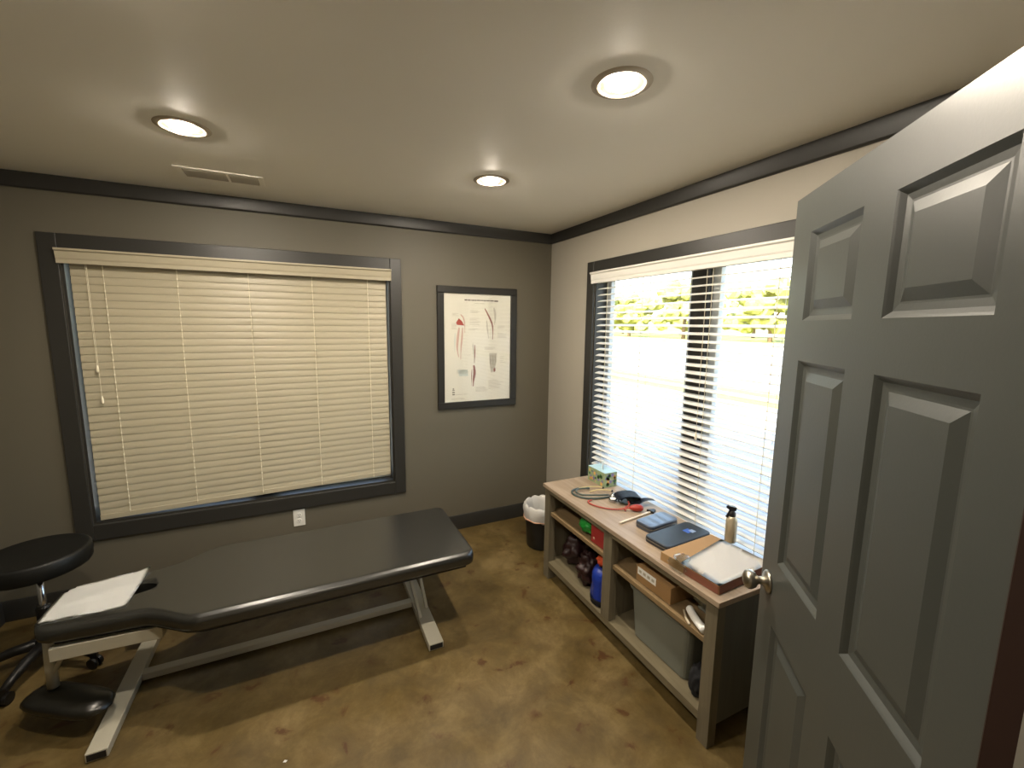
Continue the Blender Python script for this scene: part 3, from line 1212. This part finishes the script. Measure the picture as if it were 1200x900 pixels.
# ---- things on the cabinet
# tissue box
t0 = thing('tissue_box', 'flowered tissue box at the window end of the cabinet top', 'tissue box', (-.158, -1.045, ZC))
tx0, tx1, ty0, ty1, th = -.225, -.128, -1.105, -.925, .096
obj('carton', bx(tx0, tx1, ty0, ty1, ZC, ZC + th), M['tissue1'], t0)
obj('carton_top', bx(tx0 - .0004, tx1 + .0004, ty0 - .0004, ty1 + .0004, ZC + th, ZC + th + .0012), M['tissue_top'], t0)
rr = random.Random(5)
for mk in ('fl_orange', 'fl_purple', 'fl_dark'):
    bm = B()
    for k in range(7):
        y, z, s = rr.uniform(ty0 + .015, ty1 - .015), rr.uniform(ZC + .015, ZC + th - .015), rr.uniform(.007, .013)
        lathe(bm, [(s, 0), (s * .9, .0006)], T(tx0, y, z) @ Matrix.Rotation(-pi / 2, 4, 'Y'), 9)
        x = rr.uniform(tx0 + .013, tx1 - .013)
        lathe(bm, [(s, 0), (s * .9, .0006)], T(x, ty0, rr.uniform(ZC + .015, ZC + th - .015)) @ Matrix.Rotation(pi / 2, 4, 'X'), 9)
    o = obj('printed_flowers', bm, M[mk], t0)
    o['kind'] = 'stuff'
bm = B()
g = []
for i in range(7):
    row = []
    for j in range(7):
        u, v = i / 6 - .5, j / 6
        w = .05 * (1 - .8 * v) + .006
        row.append(bm.verts.new((-.176 + u * w * .6 + .01 * sin(v * 3 + u * 4) * v, -1.015 + u * w + .012 * sin(u * 7) * (1 - v), ZC + th + v * .058)))
    g.append(row)
for i in range(6):
    for j in range(6):
        bm.faces.new((g[i][j], g[i + 1][j], g[i + 1][j + 1], g[i][j + 1]))
bmesh.ops.solidify(bm, geom=bm.faces[:], thickness=.0008)
obj('tissue', bm, M['sheet'], t0, smooth=True)

# stethoscope
t0 = thing('stethoscope', 'coiled grey stethoscope with cream ear tubes lying before the tissue box', 'stethoscope', (-.36, -1.16, ZC))
pts = [(-.30, -1.245, ZC + .007), (-.36, -1.24, ZC + .007), (-.43, -1.21, ZC + .007), (-.475, -1.14, ZC + .007), (-.455, -1.075, ZC + .007), (-.39, -1.055, ZC + .008), (-.33, -1.08, ZC + .012)]
bm = B()
tube(bm, spline(pts, 6), .0062, 8)
obj('tubing', bm, M['tube_green'], t0, smooth=True)
pts = [(-.29, -1.23, ZC + .012), (-.37, -1.215, ZC + .018), (-.445, -1.175, ZC + .018), (-.455, -1.12, ZC + .018), (-.41, -1.085, ZC + .018), (-.34, -1.10, ZC + .016)]
bm = B()
tube(bm, spline(pts, 6), .0055, 8)
obj('tubing', bm, M['tube_green'], t0, smooth=True)
for pts in ([(-.40, -1.055, ZC + .008), (-.34, -1.075, ZC + .016), (-.28, -1.105, ZC + .018), (-.245, -1.115, ZC + .01)],
            [(-.36, -1.13, ZC + .008), (-.30, -1.15, ZC + .018), (-.245, -1.175, ZC + .014), (-.225, -1.18, ZC + .009)]):
    bm = B()
    tube(bm, spline(pts, 6), .0042, 8)
    e = obj('ear_tube', bm, M['tube_cream'], t0, smooth=True)
    bm = B()
    blob(bm, Vector(pts[-1]), (.008, .008, .007), 2, 0)
    obj('ear_tip', bm, M['black'], e, smooth=True)
bm = B()
lathe(bm, [(.021, 0), (.023, .004), (.021, .011), (.012, .014), (.008, .024), (.004, .026)], T(-.27, -1.245, ZC), 20)
obj('chest_piece', bm, M['chrome'], t0, smooth=True)

# blood pressure cuff
t0 = thing('blood_pressure_cuff', 'dark folded blood pressure cuff with red bulb and hose on the cabinet top', 'blood pressure cuff', (-.24, -1.37, ZC))
bm = B()
mt = T(-.235, -1.345, ZC) @ RZ(radians(-22))
pr_ = []
n = 40
for k in range(n + 1):
    t = k / n
    a = t * 2 * pi * 1.6
    r = .028 + .016 * t
    pr_.append((1.75 * r * cos(a), r * .62 * sin(a) + .030))
a0 = [bm.verts.new(mt @ Vector((x, -.05, z))) for x, z in pr_]
b0 = [bm.verts.new(mt @ Vector((x, .05, z))) for x, z in pr_]
for k in range(n):
    bm.faces.new((a0[k], a0[k + 1], b0[k + 1], b0[k]))
bmesh.ops.solidify(bm, geom=bm.faces[:], thickness=.007)
for v in bm.verts:
    v.co.z = max(v.co.z, ZC + .001)
obj('cuff', bm, M['navy'], t0, smooth=True)
bm = B()
mt = T(-.19, -1.42, ZC) @ RZ(radians(-15))
for k in range(9):
    pass
vs = []
for i in range(9):
    t = i / 8
    x = -.06 + .13 * t
    z = .012 + .020 * sin(t * pi * .9) + .012 * t
    vs.append((bm.verts.new(mt @ Vector((x, -.028 + .012 * t, z))), bm.verts.new(mt @ Vector((x, .028 - .012 * t, z)))))
for i in range(8):
    bm.faces.new((vs[i][0], vs[i + 1][0], vs[i + 1][1], vs[i][1]))
bmesh.ops.solidify(bm, geom=bm.faces[:], thickness=.006)
obj('cuff_strap', bm, M['navy'], t0, smooth=True)
bm = B()
lathe(bm, [(.021, 0), (.024, .003), (.024, .016), (.02, .02)], T(-.315, -1.30, ZC + .001), 22)
ga = obj('pressure_gauge', bm, M['chrome'], t0, smooth=True)
bm = B()
lathe(bm, [(.018, 0), (.017, .001)], T(-.315, -1.30, ZC + .021), 22)
obj('gauge_face', bm, M['sheet'], ga)
bm = B()
ax = Vector((.88, -.47, 0)).normalized()
s, u = frame_from(ax)
c = Vector((-.305, -1.45, ZC + .021))
K = Matrix(((s.x, u.x, ax.x, c.x), (s.y, u.y, ax.y, c.y), (s.z, u.z, ax.z, c.z), (0, 0, 0, 1)))
lathe(bm, [(.006, -.012), (.011, -.004), (.018, .012), (.0205, .032), (.019, .05), (.013, .062), (.004, .066)], K, 20)
obj('bulb', bm, M['rubber_red'], t0, smooth=True)
for pts in ([(-.31, -1.445, ZC + .02), (-.37, -1.41, ZC + .008), (-.425, -1.36, ZC + .005), (-.46, -1.29, ZC + .005), (-.455, -1.245, ZC + .005), (-.425, -1.24, ZC + .006)],
            [(-.34, -1.44, ZC + .008), (-.32, -1.41, ZC + .006), (-.28, -1.40, ZC + .012), (-.26, -1.37, ZC + .02)]):
    bm = B()
    tube(bm, spline(pts, 6), .0047, 8)
    obj('hose', bm, M['tube_red'], t0, smooth=True)

# reflex hammer
t0 = thing('reflex_hammer', 'reflex hammer with pale handle and black triangular head on the cabinet top', 'reflex hammer', (-.34, -1.52, ZC))
bm = B()
bar(bm, (-.468, -1.545, ZC + .005), (-.225, -1.512, ZC + .007), .013, .008)
obj('handle', bm, M['hammer'], t0, bevel=.003)
bm = B()
mt = T(-.207, -1.510, ZC + .002) @ RZ(radians(8))
a = [bm.verts.new(mt @ Vector(v)) for v in ((-.020, -.026, 0), (.022, -.008, 0), (.022, .008, 0), (-.020, .026, 0))]
b = [bm.verts.new(mt @ Vector(v)) for v in ((-.020, -.026, .014), (.022, -.008, .014), (.022, .008, .014), (-.020, .026, .014))]
bm.faces.new(a[::-1])
bm.faces.new(b)
for i in range(4):
    bm.faces.new((a[i], a[(i + 1) % 4], b[(i + 1) % 4], b[i]))
obj('rubber_head', bm, M['black'], t0, bevel=.004)


def slab_case(name, label, cat, cx, cy, lx, ly, rot, h, m, seam=True):
    r = thing(name, label, cat, (cx, cy, ZC))
    mt = T(cx, cy, 0) @ RZ(rot)
    for nm, z0, z1, g in (('lower_shell', ZC, ZC + h * .48, .002), ('lid', ZC + h * .5, ZC + h, 0)):
        bm = B()
        ol = []
        R = .022
        for sx, sy, a0 in ((1, 1, 0), (-1, 1, 90), (-1, -1, 180), (1, -1, 270)):
            for k in range(5):
                a = radians(a0 + 22.5 * k)
                ol.append((sx * (lx / 2 - R) + R * cos(a), sy * (ly / 2 - R) + R * sin(a)))
        prism(bm, ol, z0, z1)
        bm.transform(mt)
        o = obj(nm, bm, m, r, bevel=.006, seg=3, angle=60)
    bm = B()
    tube(bm, [mt @ Vector((x * .997, y * .997, ZC + h * .49)) for x, y in ol], .0022, 6, closed=True)
    obj('zip', bm, M['ink'], r)
    return r, mt


slab_case('zip_case', 'shiny slate zip case between the reflex hammer and the flat black case', 'case', -.302, -1.640, .215, .110, radians(6), .036, M['case'])
r, mt = slab_case('instrument_case', 'flat black instrument case with a blue badge, touching the cardboard box', 'case', -.315, -1.795, .315, .145, radians(4), .030, M['case2'])
bm = B()
box(bm, .045, .085, -.022, .012, ZC + .0296, ZC + .0306, mt)
bd = obj('badge', bm, M['logo'], r)
bm = B()
box(bm, .068, .095, -.030, -.004, ZC + .0300, ZC + .0312, mt)
obj('badge_flash', bm, M['logo2'], bd)

# cardboard carton with paper and bubble pack
t0 = thing('shipping_box', 'flat tan cardboard box at the door end of the cabinet top', 'box', (-.34, -2.03, ZC))
mt = T(-.335, -2.033, ZC) @ RZ(radians(3))
bm = B()
box(bm, -.19, .155, -.145, .145, 0, .039, mt)
obj('carton', bm, M['card'], t0, bevel=.002)
bm = B()
box(bm, -.1915, -.1902, -.143, .02, .002, .034, mt)
obj('red_brown_flap', bm, M['card_red'], t0)['label'] = 'red brown front flap'
bm = B()
box(bm, -.188, .152, -.1468, -.1453, .002, .037, mt)
obj('red_brown_flap', bm, M['card_red'], t0)['label'] = 'red brown side flap'
bm = B()
g = []
ZP = ZC + .0392
for i in range(9):
    row = []
    for j in range(9):
        u, v = i / 8, j / 8
        p = mt @ Vector((-.193 + .345 * u, -.147 + .185 * v + .05 * u * v, 0))
        row.append(bm.verts.new((p.x, p.y, ZP + .0008 + .0014 * (1 + noise.noise(Vector((u * 3, v * 3, 1)))))))
    g.append(row)
for i in range(8):
    for j in range(8):
        bm.faces.new((g[i][j], g[i + 1][j], g[i + 1][j + 1], g[i][j + 1]))
bmesh.ops.solidify(bm, geom=bm.faces[:], thickness=.0008)
tag(obj('paper_sheet', bm, M['sheet'], smooth=True), 'white paper sheet lying on the cardboard box near the door knob', 'paper')
bm = B()
blob(bm, mt @ Vector((-.165, .052, .050)), (.036, .034, .009), 3, .25, 4, 2)
blob(bm, mt @ Vector((-.205, .045, .028)), (.012, .05, .026), 3, .25, 4, 5)
tag(obj('plastic_wrap', bm, sheet_glass('clear_film', (.86, .88, .88), 1.6), smooth=True), 'crumpled clear plastic wrap over the front edge of the cardboard box', 'wrap')

# spray bottle
bxx, byy = -.098, -1.918
t0 = thing('spray_bottle', 'small champagne spray bottle with a black trigger behind the cardboard box', 'spray bottle', (bxx, byy, ZC))
bm = B()
lathe(bm, [(.023, 0), (.026, .004), (.026, .105), (.024, .118), (.018, .128), (.014, .132)], T(bxx, byy, ZC), 24)
obj('bottle', bm, M['bottle'], t0, smooth=True)
bm = B()
lathe(bm, [(.015, .13), (.016, .134), (.016, .148), (.011, .154), (.009, .162)], T(bxx, byy, ZC), 18)
obj('collar', bm, M['black'], t0, smooth=True)
bm = B()
mt = T(bxx, byy, ZC) @ RZ(radians(150))
for q in (((-.014, 0, .168), (.022, 0, .176), .018, .022), ((.008, 0, .162), (.026, 0, .124), .012, .007), ((.022, 0, .176), (.029, 0, .177), .011, .011)):
    bb = B()
    bar(bb, q[0], q[1], q[2], q[3], (0, 1, 0))
    bb.transform(mt)
    me = bpy.data.meshes.new('x')
    bb.to_mesh(me)
    bm.from_mesh(me)
    bb.free()
    bpy.data.meshes.remove(me)
obj('trigger_head', bm, M['black'], t0, bevel=.002)

# ---- things in the cabinet
bm = B()
blob(bm, (-.44, -1.27, .522), (.066, .075, .054), 4, .25, 3.2, 3, squash=.050)
tag(obj('green_pouch', bm, M['green'], smooth=True), 'crumpled bright green plastic pouch on the upper left shelf', 'pouch')
t0 = thing('red_carton', 'red box beside the green pouch on the upper left shelf', 'box', (-.42, -1.42, .4712))
obj('carton', bx(-.505, -.32, -1.495, -1.352, .4712, .575), M['redbox'], t0, bevel=.002)
bm = B()
lathe(bm, [(.008, 0), (.007, .0012)], T(-.5055, -1.38, .50) @ Matrix.Rotation(-pi / 2, 4, 'Y'), 12)
obj('pale_seal', bm, M['pink'], t0)
bm = B()
blob(bm, (-.34, -1.02, .225), (.11, .085, .105), 4, .4, 2.4, 4, squash=.0995)
tag(obj('maroon_bag', bm, M['maroon'], smooth=True), 'dark maroon plastic bag at the far end of the lower left shelf', 'bag')
bm = B()
blob(bm, (-.42, -1.24, .215), (.075, .070, .10), 4, .4, 3, 9, squash=.090)
tag(obj('maroon_bag', bm, M['maroon'], smooth=True), 'glossy dark maroon bag beside the blue sack on the lower shelf', 'bag')
t0 = thing('blue_sack', 'royal blue drawstring sack against the cabinet divider on the lower shelf', 'bag', (-.455, -1.42, .125))
bm = B()
n = 32
rings = []
for r, z in ((.05, .125), (.068, .133), (.072, .18), (.066, .22), (.07, .27), (.066, .31), (.045, .335), (.03, .342)):
    rings.append([bm.verts.new((-.455 + r * (1 + .06 * sin(5 * 2 * pi * k / n + z * 18)) * cos(2 * pi * k / n),
                                -1.42 + r * (1 + .06 * sin(5 * 2 * pi * k / n + z * 18)) * sin(2 * pi * k / n), z)) for k in range(n)])
for i in range(len(rings) - 1):
    for k in range(n):
        bm.faces.new((rings[i][k], rings[i][(k + 1) % n], rings[i + 1][(k + 1) % n], rings[i + 1][k]))
bm.faces.new(rings[0][::-1])
bm.faces.new(rings[-1])
obj('sack', bm, M['blue'], t0, smooth=True)
bm = B()
lathe(bm, [(.052, .1245), (.071, .131), (.0755, .16), (.074, .165)], T(-.455, -1.42, 0), 32, caps=False)
obj('dark_base', bm, M['cloth'], t0, smooth=True)
bm = B()
blob(bm, (-.455, -1.425, .372), (.045, .05, .028), 3, .3, 4, 6)
tag(obj('orange_cloth', bm, M['orange'], smooth=True), 'orange red bundle resting on top of the blue sack', 'cloth')

t0 = thing('labelled_box', 'brown cardboard box with a white label on the upper right shelf', 'box', (-.4, -1.83, .4492))
obj('carton', bx(-.505, -.31, -1.945, -1.725, .4492, .528), M['card'], t0, bevel=.002)
bm = B()
box(bm, -.506, -.5052, -1.855, -1.735, .487, .524)
lb = obj('white_label', bm, M['sheet'], t0)
bm = B()
for k in range(4):
    box(bm, -.5066, -.5061, -1.845 + .028 * k, -1.828 + .028 * k, .498, .512)
obj('label_print', bm, M['ink2'], lb)
bm = B()
tube(bm, spline([(-.462, -2.015, .466), (-.485, -2.055, .466), (-.505, -2.10, .467), (-.52, -2.14, .468)], 5), .0165, 14)
o = thing('paper_roll', 'white paper roll at the door end of the upper right shelf', 'paper roll', (-.48, -2.06, .4492))
rl = obj('roll', bm, M['sheet'], o, smooth=True)
bm = B()
tube(bm, [(-.48, -2.0, .4545), (-.515, -2.045, .4545), (-.53, -2.075, .4545)], .005, 8)
tag(obj('wooden_stick', bm, M['hammer'], smooth=True), 'thin pale stick lying in front of the paper roll', 'stick')
bm = B()
blob(bm, (-.36, -2.06, .497), (.075, .085, .05), 4, .35, 3, 8, squash=.0475)
tag(obj('film_bag', bm, M['bag'], smooth=True), 'grey plastic film bag behind the paper roll on the upper right shelf', 'bag')

t0 = thing('plastic_tote', 'frosted plastic tote on the lower right shelf', 'tote', (-.37, -1.87, .1245))
bm = B()


def rrect(cx, cy, lx, ly, R, z, k=4):
    ol = []
    for sx, sy, a0 in ((1, 1, 0), (-1, 1, 90), (-1, -1, 180), (1, -1, 270)):
        for i in range(k + 1):
            a = radians(a0 + 90 * i / k)
            ol.append((cx + sx * (lx / 2 - R) + R * cos(a), cy + sy * (ly / 2 - R) + R * sin(a), z))
    return ol


lev = [(.235, .325, .1245), (.25, .34, .13), (.275, .375, .375), (.292, .392, .378), (.292, .392, .386), (.27, .37, .386), (.245, .335, .135)]
prev = None
first = None
for lx, ly, z in lev:
    ring = [bm.verts.new(p) for p in rrect(-.352, -1.862, lx, ly, .03, z)]
    if prev:
        n = len(ring)
        for k in range(n):
            bm.faces.new((prev[k], prev[(k + 1) % n], ring[(k + 1) % n], ring[k]))
    else:
        bm.faces.new(ring[::-1])
    prev = ring
bm.faces.new(prev)
obj('tub', bm, M['tote'], t0, smooth=False)
bm = B()
prev = None
for d, z in ((0, .387), (.004, .39), (.004, .398), (-.02, .402), (-.03, .399)):
    ring = [bm.verts.new(p) for p in rrect(-.352, -1.862, .296 + d, .396 + d, .032, z)]
    if prev:
        n = len(ring)
        for k in range(n):
            bm.faces.new((prev[k], prev[(k + 1) % n], ring[(k + 1) % n], ring[k]))
    prev = ring
bm.faces.new(prev)
obj('lid', bm, M['tote'], t0)
bm = B()
blob(bm, (-.37, -1.82, .21), (.08, .10, .07), 3, .3, 3, 11)
blob(bm, (-.36, -1.95, .23), (.08, .06, .09), 3, .3, 3, 12)
tag(obj('folded_cloth', bm, M['toteload'], smooth=True), 'grey cloth seen through the frosted tote', 'cloth')
bm = B()
blob(bm, (-.472, -2.100, .188), (.044, .040, .080), 4, .2, 3, 14, squash=.0625)
tag(obj('black_cloth', bm, M['cloth'], smooth=True), 'black cloth bundle between the tote and the cabinet end', 'cloth')

bm = B()
vs = [bm.verts.new(v) for v in ((-2.077, -1.545, .001), (-2.066, -1.552, .003), (-2.060, -1.544, .001), (-2.070, -1.538, .002))]
bm.faces.new(vs)
bmesh.ops.solidify(bm, geom=bm.faces[:], thickness=.0006)
tag(obj('paper_scrap', bm, M['sheet']), 'tiny white paper scrap on the bare floor in the foreground', 'scrap')

# ------------------------------------------------------------------ outdoors
GZ = -.25
struct(obj('shade_roof', bx(XL - TH, TH, YF - 3, TH, H + .151, 4.3), M['brick_out']), 'unseen mass above the ceiling, added to shade the near pavement')  # unseen block, added to lengthen the building's shade on the ground
struct(obj('ground', bx(.15, 160, -120, 160, GZ - .2, GZ), M['pave']), 'pale sunlit pavement outside the right window')
struct(obj('ground_back', bx(-120, .15, .15, 160, GZ - .2, GZ), M['pave']), 'pale pavement outside the back window')
struct(obj('lawn_strip', bx(8.0, 10.0, -30, 60, GZ, GZ + .06), M['grass']), 'sunlit grass strip beyond the near pavement')
struct(obj('road', bx(10.0, 19, -60, 90, GZ, GZ + .02), M['asphalt']), 'bright road beyond the grass strip')
struct(obj('lawn_far', bx(48, 160, -120, 160, GZ, GZ + .05), M['grass']), 'sunlit lawn under the far trees')
tr = random.Random(11)
spots = [(52, 76, 6.6, 8.6), (54, 61, 6.2, 7.4), (53, 47, 5.8, 8.4), (55, 34, 5.8, 7.6), (52, 21, 5.6, 8.0), (56, 8, 5.8, 7.4), (54, 93, 6.8, 8.4),
         (72, 84, 7, 9.5), (74, 66, 7, 9.0), (73, 49, 6.6, 9.6), (74, 32, 6.6, 9.2), (72, 16, 6.6, 9.4)]
kinds = ['wide yellow green tree in the front row left in the window', 'second wide yellow green tree of the front row from the left', 'tall yellow green tree left of the window mullion',
         'yellow green tree just right of the window mullion', 'tall yellow green tree in the front row near the door edge', 'yellow green tree at the door end of the front row',
         'far yellow green tree at the left end of the front row'] + ['rear row tree showing farthest left in the window', 'rear row tree between the second and third front trees', 'rear row tree just left of the window mullion', 'rear row tree right of the window mullion', 'rear row tree nearest the door edge']
for (x, y, r, h), lab in zip(spots, kinds):
    t0 = thing('leafy_tree', lab, 'tree', (x, y, GZ + .05), 'trees in the rear row' if x > 60 else 'trees in the front row')
    bm = B()
    tube(bm, [(x, y, GZ + .05), (x + .1, y + .05, h * .35), (x, y, h * .6)], [.32, .25, .18], 8)
    tube(bm, [(x + .05, y, h * .35), (x + .3, y + 1.9, h * .7)], [.15, .09], 6)
    tube(bm, [(x + .05, y, h * .3), (x - .2, y - 1.9, h * .68)], [.15, .09], 6)
    obj('trunk', bm, M['trunk'], t0, smooth=True)
    bm = B()
    for k in range(30):
        a = tr.uniform(0, 2 * pi)
        q = math.sqrt(tr.random())
        zz = tr.uniform(.2, .95)
        k2 = math.sqrt(max(.1, 1 - ((zz - .55) / .5) ** 2))
        s = tr.uniform(.8, 1.5)
        blob(bm, (x + r * q * k2 * cos(a) * .8, y + r * q * k2 * sin(a), h * zz), (s, s, s * .8), 2, .5, 3, k)
    obj('crown', bm, M['leaf'], t0)
